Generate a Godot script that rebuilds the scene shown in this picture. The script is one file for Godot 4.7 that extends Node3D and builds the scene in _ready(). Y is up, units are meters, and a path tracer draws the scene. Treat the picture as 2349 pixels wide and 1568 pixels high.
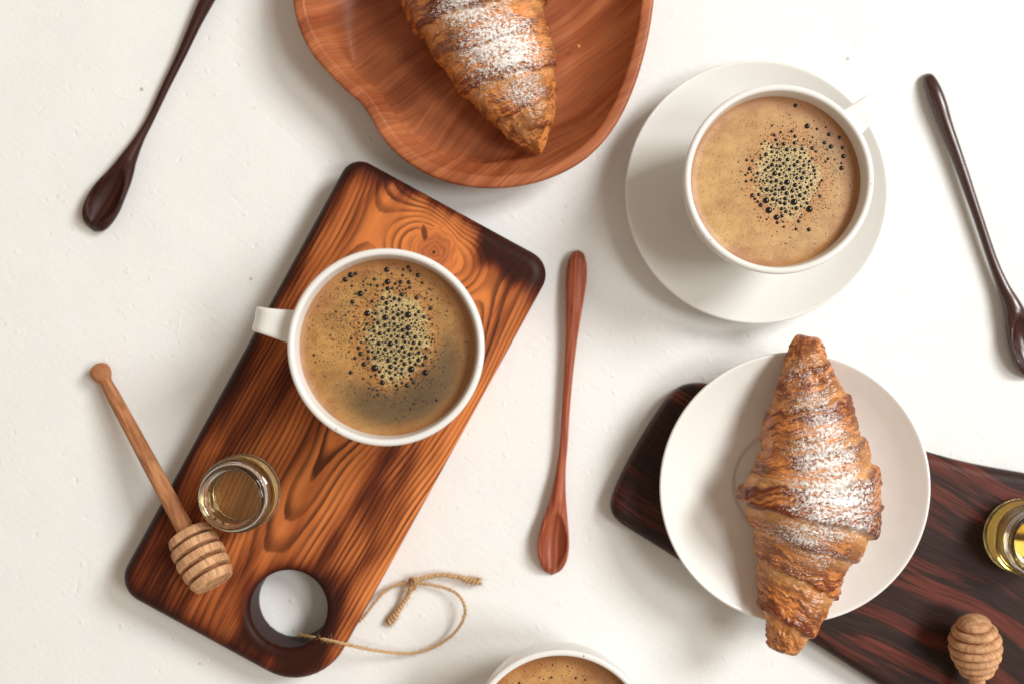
extends Node3D
# A coffee table from above: cups of coffee, croissants, wooden boards, spoons, honey jars and dippers on a white plastered top.

const CAM_H := 0.61            # camera height over the table, metres
const PX := 1.0 / 4150.0       # metres per unit of the measuring grid on the table plane
const CX := 1174.5
const CY := 784.0

var used := {}
var lut := PackedByteArray()
var M := {}


# ---------------------------------------------------------------- small helpers
func P(px: float, py: float, h: float) -> Vector3:      # a measured point, h in metres above the table
	var k := (CAM_H - h) / CAM_H * PX
	return Vector3((px - CX) * k, h, (py - CY) * k)


func numbered(called: String, parent: Node) -> String:
	var key := str(parent.get_instance_id()) + called
	var n: int = used.get(key, 0)
	used[key] = n + 1
	return called if n == 0 else "%s_%03d" % [called, n]


func thing(called: String, label: String, category: String, at := Vector3.ZERO, group := "") -> Node3D:
	var o := Node3D.new()
	o.name = numbered(called, self)
	add_child(o)
	o.position = at
	tag(o, label, category, group)
	return o


func tag(o: Node, label: String, category: String, group := "") -> void:
	o.set_meta("label", label)
	o.set_meta("category", category)
	if group != "":
		o.set_meta("group", group)


func part(called: String, mesh: Mesh, m: Material, parent: Node, at := Transform3D.IDENTITY) -> MeshInstance3D:
	var o := MeshInstance3D.new()
	o.name = numbered(called, parent)
	o.mesh = mesh
	o.material_override = m
	o.transform = at
	parent.add_child(o)
	return o


func lin(r: float, g: float, b: float) -> Color:
	return Color(r, g, b).linear_to_srgb()


func mat(c: Color, rough: float, spec := 0.5) -> StandardMaterial3D:
	var m := StandardMaterial3D.new()
	m.albedo_color = c
	m.roughness = rough
	m.metallic_specular = spec
	return m


func noise(seed_: int, freq: float, oct := 3, type := FastNoiseLite.TYPE_SIMPLEX_SMOOTH) -> FastNoiseLite:
	var n := FastNoiseLite.new()
	n.seed = seed_
	n.noise_type = type
	n.frequency = freq
	n.fractal_octaves = oct
	if oct <= 1:
		n.fractal_type = FastNoiseLite.FRACTAL_NONE
	return n


func hash1(k: int) -> float:
	var h := (k * 374761393 + 668265263) & 0x7fffffff
	h = ((h ^ (h >> 13)) * 1274126177) & 0x7fffffff
	return float((h ^ (h >> 16)) & 0xffff) / 65535.0


func enc(v: float) -> int:
	return lut[clampi(int(v * 4095.0), 0, 4095)]


func cat(a: float, b: float, c: float, d: float, t: float) -> float:
	return 0.5 * (2.0 * b + (c - a) * t + (2.0 * a - 5.0 * b + 4.0 * c - d) * t * t + (3.0 * b - a - 3.0 * c + d) * t * t * t)


# A grid of rows x cols points as a mesh; wrap joins the last column to the first (which is then repeated in pos).
func grid(rows: int, cols: int, pos: PackedVector3Array, uv: PackedVector2Array, col: PackedColorArray, wrap: bool, flip := false) -> ArrayMesh:
	var nor := PackedVector3Array()
	nor.resize(pos.size())
	var idx := PackedInt32Array()
	idx.resize((rows - 1) * (cols - 1) * 6)
	var q := 0
	for i in rows - 1:
		for j in cols - 1:
			var a := i * cols + j
			var b := a + 1
			var c := a + cols
			var d := c + 1
			var n := (pos[d] - pos[a]).cross(pos[b] - pos[c])   # about 2 * (di x dj)
			if flip:
				n = -n
			nor[a] += n
			nor[b] += n
			nor[c] += n
			nor[d] += n
			if flip:
				idx[q] = a; idx[q + 1] = c; idx[q + 2] = b; idx[q + 3] = b; idx[q + 4] = c; idx[q + 5] = d
			else:
				idx[q] = a; idx[q + 1] = b; idx[q + 2] = c; idx[q + 3] = b; idx[q + 4] = d; idx[q + 5] = c
			q += 6
	if wrap:
		for i in rows:
			var s := nor[i * cols] + nor[i * cols + cols - 1]
			nor[i * cols] = s
			nor[i * cols + cols - 1] = s
	for i in [0, rows - 1]:       # rows that are drawn together into one point share one normal
		if pos[i * cols].distance_to(pos[i * cols + cols / 2]) < 1e-6:
			var s := Vector3.ZERO
			for j in cols:
				s += nor[i * cols + j]
			for j in cols:
				nor[i * cols + j] = s
	for k in nor.size():
		nor[k] = nor[k].normalized() if nor[k].length_squared() > 1e-30 else Vector3.UP
	var ar := []
	ar.resize(Mesh.ARRAY_MAX)
	ar[Mesh.ARRAY_VERTEX] = pos
	ar[Mesh.ARRAY_NORMAL] = nor
	if uv.size() == pos.size():
		ar[Mesh.ARRAY_TEX_UV] = uv
	if col.size() == pos.size():
		ar[Mesh.ARRAY_COLOR] = col
	ar[Mesh.ARRAY_INDEX] = idx
	var m := ArrayMesh.new()
	m.add_surface_from_arrays(Mesh.PRIMITIVE_TRIANGLES, ar)
	return m


# A turned shape: profile points (radius, height) in cm, smoothed where asked.
func lathe(profile: PackedVector2Array, cols := 72, uv_turns := 1.0) -> ArrayMesh:
	var rows := profile.size()
	var pos := PackedVector3Array()
	var uv := PackedVector2Array()
	var run := 0.0
	for i in rows:
		if i > 0:
			run += profile[i].distance_to(profile[i - 1])
		for j in cols + 1:
			var a := TAU * j / cols
			pos.append(Vector3(profile[i].x * cos(a), profile[i].y, profile[i].x * sin(a)) * 0.01)
			uv.append(Vector2(uv_turns * j / cols, run * 0.1))
	return grid(rows, cols + 1, pos, uv, PackedColorArray(), true)


# Points of a smooth curve through given (x, y) pairs.
func smooth(pts: PackedVector2Array, each := 6, closed := false) -> PackedVector2Array:
	var out := PackedVector2Array()
	var n := pts.size()
	for i in (n if closed else n - 1):
		var a := pts[(i - 1 + n) % n] if closed else pts[maxi(i - 1, 0)]
		var b := pts[i]
		var c := pts[(i + 1) % n]
		var d := pts[(i + 2) % n] if closed else pts[mini(i + 2, n - 1)]
		for k in each:
			var t := float(k) / each
			out.append(Vector2(cat(a.x, b.x, c.x, d.x, t), cat(a.y, b.y, c.y, d.y, t)))
	if not closed:
		out.append(pts[n - 1])
	return out


func smooth3(pts: PackedVector3Array, each := 8) -> PackedVector3Array:
	var out := PackedVector3Array()
	var n := pts.size()
	for i in n - 1:
		var a := pts[maxi(i - 1, 0)]
		var b := pts[i]
		var c := pts[i + 1]
		var d := pts[mini(i + 2, n - 1)]
		for k in each:
			out.append(b.cubic_interpolate(c, a, d, float(k) / each))
	out.append(pts[n - 1])
	return out


# A tube along a path; radius per point.
func tube(path: PackedVector3Array, radius: PackedFloat32Array, sides := 8, uvscale := 10.0) -> ArrayMesh:
	var n := path.size()
	var pos := PackedVector3Array()
	var uv := PackedVector2Array()
	var up := Vector3.UP
	var run := 0.0
	for i in n:
		var t := (path[mini(i + 1, n - 1)] - path[maxi(i - 1, 0)]).normalized()
		if absf(t.dot(up)) > 0.95:
			up = Vector3.RIGHT
		var side := t.cross(up).normalized()
		up = side.cross(t).normalized()
		if i > 0:
			run += path[i].distance_to(path[i - 1])
		for j in sides + 1:
			var a := TAU * j / sides
			pos.append(path[i] + (side * cos(a) + up * sin(a)) * radius[i])
			uv.append(Vector2(float(j) / sides, run * uvscale))
	return grid(n, sides + 1, pos, uv, PackedColorArray(), true, false)


func join(meshes: Array) -> ArrayMesh:
	var st := SurfaceTool.new()
	st.begin(Mesh.PRIMITIVE_TRIANGLES)
	for m in meshes:
		st.append_from(m, 0, Transform3D.IDENTITY)
	return st.commit()


# ---------------------------------------------------------------- textures (colour, grain and fine relief only)
func image_of(w: int, h: int, data: PackedByteArray) -> ImageTexture:
	return ImageTexture.create_from_image(Image.create_from_data(w, h, false, Image.FORMAT_RGB8, data))


# Flat-sawn pine, scorched and brushed: growth rings as contours of distance from the pith, pushed up round a knot.
func pine_texture() -> ImageTexture:
	var w := 640
	var h := 1360
	var data := PackedByteArray()
	data.resize(w * h * 3)
	var n1 := noise(3, 1.0, 3)
	var n2 := noise(8, 1.0, 1)
	var fine := noise(15, 1.0, 2)
	var p := 0
	for y in h:
		var a := -20.0 + 1150.0 * y / h
		var drift := 15.0 * n2.get_noise_2d(a * 0.0016, 3.0)
		var deep := 30.0 + 0.075 * a + 6.0 * n2.get_noise_2d(a * 0.0040, 40.0)
		for x in w:
			var b := -15.0 + 550.0 * x / w
			var db := b - 282.0 + drift + 2.0 * n2.get_noise_2d(a * 0.004, b * 0.004)
			var r := sqrt(db * db * 0.92 + deep * deep)
			var ka := (a - 88.0) * 0.86
			var kb := b - 272.0
			var dk := sqrt(ka * ka + kb * kb)
			var bump := exp(-dk * dk / 17000.0)
			var f := r + 205.0 * bump
			var ring := f / 9.2 + 0.45 * n2.get_noise_2d(a * 0.0018 + 9.0, b * 0.014) + 0.05 * fine.get_noise_2d(a * 0.006, b * 0.16)
			if dk < 52.0:
				ring = dk / 12.0 + 0.5 * n2.get_noise_2d(a * 0.03, b * 0.03)
			var id := int(floor(ring))
			var fr := ring - id
			var strength := 0.55 + 0.45 * hash1(id + 7)
			var late := smoothstep(0.28, 0.80, fr) * (1.0 - smoothstep(0.90, 1.0, fr)) * strength
			# how hard the flame has gone over this spot
			var burn := 0.42 + 0.55 * n1.get_noise_2d(a * 0.0024, b * 0.012 + 50.0)
			burn += 0.55 * smoothstep(320.0, 400.0, b) * smoothstep(420.0, 560.0, a) * (1.0 - smoothstep(860.0, 1000.0, a)) * (0.7 + 0.6 * n2.get_noise_2d(a * 0.006, b * 0.02))
			burn += 1.2 * exp(-maxf(b, 0.0) / 20.0) + 1.0 * exp(-maxf(a + 12.0, 0.0) / 24.0) + 0.8 * exp(-maxf(1104.0 - a, 0.0) / 36.0)
			burn += 0.24 * (1.0 - smoothstep(60.0, 250.0, b)) * smoothstep(200.0, 330.0, a)
			var ca := a - 18.0
			var cb := b - 440.0
			burn += 1.5 * exp(-(ca * ca / 2200.0 + cb * cb / 9000.0))
			var ha := a - 968.0
			var hb := b - 372.0
			burn += 1.1 * exp(-maxf(sqrt(ha * ha + hb * hb) - 92.0, 0.0) / 22.0)
			burn += 0.6 * exp(-((a - 1040.0) * (a - 1040.0) / 4000.0 + (b - 470.0) * (b - 470.0) / 3500.0))
			burn -= 0.7 * exp(-maxf(518.0 - b, 0.0) / 26.0) * smoothstep(240.0, 330.0, a) * (1.0 - smoothstep(840.0, 930.0, a))
			burn -= 0.75 * bump * (1.0 - smoothstep(150.0, 200.0, dk))
			var streak := fine.get_noise_2d(a * 0.0045, b * 0.5)
			burn = clampf(burn + 0.30 * streak, 0.0, 1.35)
			late *= clampf(0.90 + 0.5 * n2.get_noise_2d(a * 0.003, b * 0.02 + 20.0), 0.4, 1.0)
			var k1 := clampf(burn, 0.0, 1.0)
			var k2 := clampf((burn - 0.60) * 1.25, 0.0, 0.95)
			var cr := lerpf(lerpf(0.66, 0.215, k1), 0.024, k2)
			var cg := lerpf(lerpf(0.208, 0.040, k1), 0.007, k2)
			var cbl := lerpf(lerpf(0.056, 0.012, k1), 0.005, k2)
			var ld := clampf(late * (0.95 - 0.25 * bump) * (1.0 - 0.12 * k1), 0.0, 1.0)
			if dk < 52.0:                          # the knot: red-brown heart with a dark pith
				ld *= 0.45
				var t := 1.0 - smoothstep(26.0, 52.0, dk)
				cr = lerpf(cr, 0.46, t)
				cg = lerpf(cg, 0.135, t)
				cbl = lerpf(cbl, 0.045, t)
				ld = maxf(ld, 1.0 - smoothstep(2.0, 5.0, dk))
			# a bark pocket beside the knot
			var u1 := (a - 60.0) * 0.80 + (b - 232.0) * 0.6
			var v1 := (b - 232.0) * 0.80 - (a - 60.0) * 0.6
			ld = maxf(ld, 0.8 * (1.0 - smoothstep(0.5, 1.1, u1 * u1 / 420.0 + v1 * v1 / 60.0 + 0.4 * streak)))
			cr = lerpf(cr, lerpf(0.052, 0.022, k1), ld)
			cg = lerpf(cg, lerpf(0.013, 0.007, k1), ld)
			cbl = lerpf(cbl, lerpf(0.007, 0.005, k1), ld)
			var g := 1.0 + 0.16 * streak
			data[p] = enc(cr * g)
			data[p + 1] = enc(cg * g)
			data[p + 2] = enc(cbl * g)
			p += 3
	return image_of(w, h, data)


# Streaked hardwood: two tones laid in long uneven bands along v.
func streak_texture(w: int, h: int, seed_: int, fu: float, fv: float, c1: Vector3, c2: Vector3, c3: Vector3, cut: float, sharp: float) -> ImageTexture:
	var data := PackedByteArray()
	data.resize(w * h * 3)
	var n1 := noise(seed_, 1.0, 4)
	var n2 := noise(seed_ + 5, 1.0, 2)
	var p := 0
	for y in h:
		var v := float(y) / h
		for x in w:
			var u := float(x) / w
			var uu := u + 0.035 * n2.get_noise_2d(v * 2.5, u * 2.0)
			var band := n1.get_noise_2d(uu * fu, v * fv)
			var pore := n2.get_noise_2d(uu * fu * 8.0, v * fv * 5.0)
			var t := smoothstep(cut - sharp, cut + sharp, band + 0.18 * pore)
			var s := clampf(0.5 + 0.9 * n2.get_noise_2d(uu * fu * 0.4 + 30.0, v * fv * 0.5), 0.0, 1.0)
			var c := c1.lerp(c2, t).lerp(c3, s * 0.5)
			var g := 1.0 + 0.38 * pore
			data[p] = enc(c.x * g)
			data[p + 1] = enc(c.y * g)
			data[p + 2] = enc(c.z * g)
			p += 3
	return image_of(w, h, data)


# Crema: mottled foam; fine pin holes; and a thinner place where the dark coffee shows through.
func crema_texture(seed_: int, size: int, froth: Vector2, froth_r: Vector2, thin: Vector4, thin_amt: float, base_a: Vector3, base_b: Vector3) -> ImageTexture:
	var data := PackedByteArray()
	data.resize(size * size * 3)
	var n1 := noise(seed_, 1.0, 4)
	var n2 := noise(seed_ + 3, 1.0, 2)
	var grain := noise(seed_ + 9, 1.0, 1)
	var p := 0
	for y in size:
		var v := 2.0 * y / size - 1.0
		for x in size:
			var u := 2.0 * x / size - 1.0
			var rr := sqrt(u * u + v * v)
			var m := n1.get_noise_2d(u * 2.2, v * 2.2)
			var m2 := n2.get_noise_2d(u * 7.0 + 3.0 * m, v * 7.0)
			var gr := grain.get_noise_2d(x * 0.55, y * 0.55)
			var t := clampf(0.45 + 0.55 * m + 0.35 * m2, 0.0, 1.0)
			var c := base_a.lerp(base_b, t)
			# paler, yellower froth round the big bubbles
			var fx := (u - froth.x) / froth_r.x
			var fy := (v - froth.y) / froth_r.y
			var fd := sqrt(fx * fx + fy * fy) + 0.30 * m + 0.2 * m2
			var fk := 1.0 - smoothstep(0.72, 1.08, fd)
			c = c.lerp(Vector3(0.64, 0.475, 0.205), fk * 0.9)
			var rim_k := smoothstep(0.85, 1.05, fd) * (1.0 - smoothstep(1.10, 1.55, fd))
			c = c.lerp(Vector3(0.45, 0.185, 0.048), rim_k * 0.55)
			# browner towards the wall
			c = c.lerp(Vector3(0.34, 0.135, 0.040), 0.85 * smoothstep(0.76, 1.02, rr + 0.10 * m + 0.05 * u - 0.05 * v))
			# thin place: an arc
			var ang := atan2(v, u)
			var da := absf(wrapf(ang - thin.x, -PI, PI)) / thin.y
			var dr := absf(rr + 0.05 * m - thin.z) / thin.w
			var th := thin_amt * (1.0 - smoothstep(0.0, 1.0, sqrt(da * da + dr * dr)))
			th = clampf(th * (1.0 + 1.1 * gr), 0.0, 0.90)
			c = c.lerp(Vector3(0.055, 0.040, 0.022), th)
			c *= 1.0 + 0.34 * gr
			# pin holes
			var hole := n2.get_noise_2d(x * 0.33 + 71.0, y * 0.33)
			if hole > 0.60 - 0.16 * fk - 0.25 * clampf(m + 0.1, 0.0, 0.5):
				c *= 0.30
			data[p] = enc(c.x)
			data[p + 1] = enc(c.y)
			data[p + 2] = enc(c.z)
			p += 3
	return image_of(size, size, data)


# Height of the plastered table: broad trowel swells, grain, and many short scratches and nicks.
func plaster_relief(size: int) -> ImageTexture:
	var n1 := noise(21, 1.0, 4)
	var n2 := noise(22, 1.0, 3)
	var hgt := PackedFloat32Array()
	hgt.resize(size * size)
	for y in size:
		for x in size:
			var a := x * 0.8 + y * 0.6
			var b := y * 0.8 - x * 0.6
			var s := n1.get_noise_2d(x * 0.006, y * 0.006) * 0.20
			s += n2.get_noise_2d(a * 0.012, b * 0.11) * 0.035
			s += n2.get_noise_2d(x * 0.16 + 300.0, y * 0.16) * 0.035
			hgt[y * size + x] = 0.5 + s
	var rng := RandomNumberGenerator.new()
	rng.seed = 77
	for k in 1500:
		var x := rng.randf() * size
		var y := rng.randf() * size
		var ang := rng.randfn(0.75, 0.9)
		var len_ := rng.randf_range(1.5, 8.0) if rng.randf() < 0.93 else rng.randf_range(20.0, 60.0)
		var amp := rng.randf_range(0.06, 0.34) * (-1.0 if rng.randf() < 0.6 else 1.0) * (0.35 if len_ > 18.0 else 1.0)
		var wid := rng.randf_range(0.8, 4.0)
		var turn := rng.randfn(0.0, 0.03)
		var i := 0.0
		while i < len_:
			x += cos(ang) * 0.9
			y += sin(ang) * 0.9
			ang += turn
			var fade := amp * sin(PI * clampf(i / len_, 0.02, 0.98))
			for oy in range(-2, 3):
				for ox in range(-2, 3):
					var xx := int(x) + ox
					var yy := int(y) + oy
					if xx >= 0 and yy >= 0 and xx < size and yy < size:
						var d2 := (xx - x) * (xx - x) + (yy - y) * (yy - y)
						hgt[yy * size + xx] += 0.35 * fade * exp(-d2 / wid)
			i += 0.9
	var data := PackedByteArray()
	data.resize(size * size * 3)
	for q in size * size:
		var v := clampi(int(hgt[q] * 255.0), 0, 255)
		data[q * 3] = v
		data[q * 3 + 1] = v
		data[q * 3 + 2] = v
	return image_of(size, size, data)


func plaster_colour(size: int) -> ImageTexture:
	var n1 := noise(31, 1.0, 4)
	var n2 := noise(32, 1.0, 2)
	var data := PackedByteArray()
	data.resize(size * size * 3)
	var p := 0
	for y in size:
		for x in size:
			var m := n1.get_noise_2d(x * 0.012, y * 0.012)
			var s := n2.get_noise_2d(x * 0.14, y * 0.14)
			var v := 0.81 + 0.018 * m + 0.012 * s
			var warm := 0.010 * n1.get_noise_2d(x * 0.02 + 90.0, y * 0.02)
			data[p] = enc(v + warm)
			data[p + 1] = enc(v * 1.0)
			data[p + 2] = enc(v * 0.975 - warm)
			p += 3
	var rng := RandomNumberGenerator.new()
	rng.seed = 5
	for k in 16:                                     # brown specks and faint drip marks
		var x := rng.randi_range(4, size - 5)
		var y := rng.randi_range(4, size - 5)
		var r := rng.randf_range(0.6, 1.7)
		for oy in range(-2, 3):
			for ox in range(-2, 3):
				var f := clampf(r - sqrt(float(ox * ox + oy * oy)) + 0.5, 0.0, 1.0) * rng.randf_range(0.3, 0.6)
				var q := ((y + oy) * size + x + ox) * 3
				for c in 3:
					data[q + c] = int(lerpf(data[q + c], [120, 90, 60][c], f))
	return image_of(size, size, data)


# ---------------------------------------------------------------- builders
# A slab from an outline (grid units at height h_out), with rounded edges and, if wanted, a round hole.
func slab(outline: PackedVector2Array, h_out: float, thick: float, round_: float, uv_of: Callable, lift: float, hole_c := Vector2.ZERO, hole_r := 0.0) -> ArrayMesh:
	var loop := PackedVector2Array()
	for q in outline:
		var w := P(q.x, q.y, h_out)
		loop.append(Vector2(w.x, w.z))
	if Geometry2D.is_polygon_clockwise(loop):
		loop.reverse()
	var steps := 7
	var prof := [Vector2(round_ * 0.6, 0.0), Vector2(round_ * 0.18, round_ * 0.18), Vector2(0.0, round_ * 0.6)]
	for k in steps:
		var a := PI / 2 * k / (steps - 1)
		prof.append(Vector2(round_ * (1.0 - cos(a)), thick - round_ + round_ * sin(a)))
	var n := loop.size()
	var rings := []
	for pr in prof:
		var ring := PackedVector2Array()
		for i in n:
			var t := (loop[(i + 1) % n] - loop[(i - 1 + n) % n]).normalized()
			var inward := Vector2(-t.y, t.x)
			ring.append(loop[i] + inward * pr.x)
		rings.append(ring)
	var c0 := Vector2.ZERO
	for q in loop:
		c0 += q / n
	if (rings[0][0] - loop[0]).dot(c0 - loop[0]) < 0.0:
		for k in rings.size():
			for i in n:
				rings[k][i] = loop[i] * 2.0 - rings[k][i]
	var pos := PackedVector3Array()
	var uv := PackedVector2Array()
	for k in rings.size():
		for i in n + 1:
			var q: Vector2 = rings[k][i % n]
			pos.append(Vector3(q.x, lift + prof[k].y, q.y))
			uv.append(uv_of.call(q))
	var meshes := [grid(rings.size(), n + 1, pos, uv, PackedColorArray(), true, true)]
	# top face: lofted from the rounded edge in to the hole, or to the middle
	var top: PackedVector2Array = rings[rings.size() - 1]
	var mid := hole_c if hole_r > 0.0 else c0
	var hr := hole_r + round_ * 0.55 if hole_r > 0.0 else 0.0
	var tpos := PackedVector3Array()
	var tuv := PackedVector2Array()
	for k in 2:
		for i in n + 1:
			var q := top[i % n]
			if k == 1:
				q = mid + (q - mid).normalized() * hr
			tpos.append(Vector3(q.x, lift + thick, q.y))
			tuv.append(uv_of.call(q))
	meshes.append(grid(2, n + 1, tpos, tuv, PackedColorArray(), true, true))
	if hole_r > 0.0:
		var hp := [Vector2(hr, thick)]
		for k in range(1, 6):
			var a := PI / 2 * k / 5.0
			hp.append(Vector2(hr - round_ * 0.55 * sin(a), thick - round_ * 0.55 * (1.0 - cos(a))))
		hp.append(Vector2(hole_r, 0.0005))
		var hpos := PackedVector3Array()
		var huv := PackedVector2Array()
		for k in hp.size():
			for i in n + 1:
				var q: Vector2 = mid + (top[i % n] - mid).normalized() * hp[k].x
				hpos.append(Vector3(q.x, lift + hp[k].y, q.y))
				huv.append(uv_of.call(q))
		meshes.append(grid(hp.size(), n + 1, hpos, huv, PackedColorArray(), true, true))
	return join(meshes)


func mug_profile() -> PackedVector2Array:
	var out := PackedVector2Array([Vector2(0.0, 0.30), Vector2(2.0, 0.30), Vector2(2.08, 0.05), Vector2(2.2, 0.0), Vector2(2.38, 0.04), Vector2(2.45, 0.25)])
	out.append_array(smooth(PackedVector2Array([Vector2(2.52, 0.42), Vector2(2.95, 0.95), Vector2(3.5, 1.85), Vector2(3.95, 2.95), Vector2(4.28, 4.1), Vector2(4.48, 5.3), Vector2(4.58, 6.3), Vector2(4.63, 6.72)]), 4))
	for k in range(1, 9):
		var a := PI * k / 9.0
		out.append(Vector2(4.46 + 0.17 * cos(a), 6.74 + 0.16 * sin(a)))
	out.append_array(smooth(PackedVector2Array([Vector2(4.28, 6.68), Vector2(4.20, 6.2), Vector2(4.13, 5.4), Vector2(3.95, 4.2), Vector2(3.6, 3.0), Vector2(3.0, 1.8), Vector2(2.2, 0.95), Vector2(1.2, 0.62), Vector2(0.0, 0.58)]), 4))
	return out


func saucer_profile() -> PackedVector2Array:
	var out := PackedVector2Array([Vector2(0.0, 0.22), Vector2(3.4, 0.22), Vector2(3.5, 0.02), Vector2(3.65, 0.0), Vector2(3.82, 0.05), Vector2(3.9, 0.28)])
	out.append_array(smooth(PackedVector2Array([Vector2(4.0, 0.36), Vector2(4.8, 0.62), Vector2(5.7, 1.05), Vector2(6.5, 1.58), Vector2(6.98, 1.98)]), 5))
	for k in range(1, 7):
		var a := -0.6 + PI * k / 7.0
		out.append(Vector2(6.95 + 0.10 * cos(a), 2.05 + 0.10 * sin(a)))
	out.append_array(smooth(PackedVector2Array([Vector2(6.84, 2.10), Vector2(6.4, 1.80), Vector2(5.7, 1.36), Vector2(4.9, 0.98), Vector2(4.1, 0.74), Vector2(3.5, 0.64), Vector2(3.08, 0.60), Vector2(2.95, 0.575), Vector2(2.8, 0.50), Vector2(2.6, 0.48), Vector2(1.3, 0.48), Vector2(0.0, 0.48)]), 5))
	return out


# The ear of a cup: a strap that leaves the wall under the rim and comes back near the foot. Local +x points away from the cup.
func handle_mesh() -> ArrayMesh:
	var path := smooth(PackedVector2Array([Vector2(4.30, 5.55), Vector2(4.75, 5.62), Vector2(5.5, 5.66), Vector2(6.15, 5.55), Vector2(6.52, 5.05), Vector2(6.50, 4.2), Vector2(6.1, 3.2), Vector2(5.3, 2.45), Vector2(4.4, 2.1), Vector2(3.5, 2.0)]), 6)
	var n := path.size()
	var sides := 28
	var pos := PackedVector3Array()
	var uv := PackedVector2Array()
	for i in n:
		var t := (path[mini(i + 1, n - 1)] - path[maxi(i - 1, 0)]).normalized()
		var nrm := Vector2(-t.y, t.x)
		var f := float(i) / (n - 1)
		var wid := lerpf(0.84, 0.62, smoothstep(0.0, 0.38, f)) + 0.06 * exp(-f * 22.0)
		var thk := 0.34 + 0.08 * exp(-f * 20.0)
		for j in sides + 1:
			var a := TAU * j / sides
			var cx := signf(cos(a)) * pow(absf(cos(a)), 0.72) * wid
			var cy := signf(sin(a)) * pow(absf(sin(a)), 0.7) * thk
			# the outer face of the strap is dished a little
			if cy > 0.0:
				cy -= 0.16 * (1.0 - (cx / wid) * (cx / wid)) * smoothstep(0.05, 0.2, f)
			var q := path[i] + nrm * cy
			pos.append(Vector3(q.x, q.y, cx) * 0.01)
			uv.append(Vector2(float(j) / sides, f))
	return grid(n, sides + 1, pos, uv, PackedColorArray(), true, false)


func make_cup(label: String, at: Vector3, handle_angle: float) -> Node3D:
	var t := thing("coffee_cup", label, "cup", at, "white coffee cups on the table")
	part("bowl", M.mug_mesh, M.ceramic, t)
	part("handle", M.handle_mesh, M.ceramic, t, Transform3D(Basis(Vector3.UP, handle_angle), Vector3.ZERO))
	var rng := RandomNumberGenerator.new()
	rng.seed = int(at.x * 1000.0) + 400
	for k in 4:
		var a := rng.randf() * TAU
		var r := rng.randf_range(0.0002, 0.0005)
		var o := Vector3(cos(a) * 0.0446, 0.0689, sin(a) * 0.0446)
		part("coffee_drip", M.bubble_mesh, M.drip, t, Transform3D(Basis.from_scale(Vector3(r, r * 0.4, r * rng.randf_range(0.8, 1.6))), o))
	return t


# What fills a cup: a disc of crema, bubbles as domes, and the smallest froth together.
func make_coffee(label: String, at: Vector3, tex: Texture2D, seed_: int, zones: Array, scale_r := 1.0) -> void:
	var t := thing("coffee", label, "coffee", at, "coffee filling the cups")
	var m := mat(Color.WHITE, 0.42, 0.5)
	m.albedo_texture = tex
	m.heightmap_enabled = true
	m.heightmap_texture = tex
	m.heightmap_scale = 0.02
	var R := 4.19
	var rows := 20
	var cols := 96
	var pos := PackedVector3Array()
	var uv := PackedVector2Array()
	for i in rows + 1:
		var f := float(i) / rows
		var r := R * f
		var y := 0.0 + 0.10 * exp((r - R) / 0.07)
		for j in cols + 1:
			var a := TAU * j / cols
			pos.append(Vector3(r * cos(a), y, r * sin(a)) * 0.01)
			uv.append(Vector2(0.5 + 0.5 * f * cos(a), 0.5 + 0.5 * f * sin(a)))
	part("crema", grid(rows + 1, cols + 1, pos, uv, PackedColorArray(), true, true), m, t)
	var rng := RandomNumberGenerator.new()
	rng.seed = seed_
	# bubbles, largest first, kept from overlapping
	var placed: Array[Vector3] = []
	var cells := {}
	for z in zones:                       # [centre x, centre y, half width, half height, count, r least, r most, gauss]
		for k in int(z[4]):
			for tries in 6:
				var u := Vector2(rng.randfn(0.0, 0.5), rng.randfn(0.0, 0.5)) if z[7] else Vector2.from_angle(rng.randf() * TAU) * sqrt(rng.randf())
				var q := Vector2(z[0] + u.x * z[2], z[1] + u.y * z[3])
				var rb: float = lerpf(z[5], z[6], pow(rng.randf(), z[8] if z.size() > 8 else 2.2))
				if q.length() + rb > 0.985:
					continue
				var c := Vector2i(int(floor(q.x * 16.0)), int(floor(q.y * 16.0)))
				var ok := true
				for oy in range(-1, 2):
					for ox in range(-1, 2):
						for id in cells.get(c + Vector2i(ox, oy), []):
							var o: Vector3 = placed[id]
							if Vector2(o.x, o.y).distance_to(q) < (o.z + rb) * 1.06:
								ok = false
				if not ok:
					continue
				if not cells.has(c):
					cells[c] = []
				cells[c].append(placed.size())
				placed.append(Vector3(q.x, q.y, rb))
				break
	placed.sort_custom(func(p: Vector3, q: Vector3) -> bool: return p.z > q.z)
	var rest: Array[Transform3D] = []
	for k in placed.size():
		var b := placed[k]
		var r := b.z * R * 0.01
		var tr := Transform3D(Basis.from_scale(Vector3(r, r * 0.72, r)), Vector3(b.x * R * 0.01, 0.00005, b.y * R * 0.01))
		if b.z > 0.0155 and k < 150:
			part("bubble", M.bubble_mesh, M.bubble, t, tr)
		else:
			rest.append(tr)
	var mm := MultiMesh.new()
	mm.transform_format = MultiMesh.TRANSFORM_3D
	mm.mesh = M.small_bubble_mesh
	mm.instance_count = rest.size()
	for k in rest.size():
		mm.set_instance_transform(k, rest[k])
	var o := MultiMeshInstance3D.new()
	o.name = "froth"
	o.multimesh = mm
	o.material_override = M.bubble
	o.set_meta("kind", "stuff")
	t.add_child(o)


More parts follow.
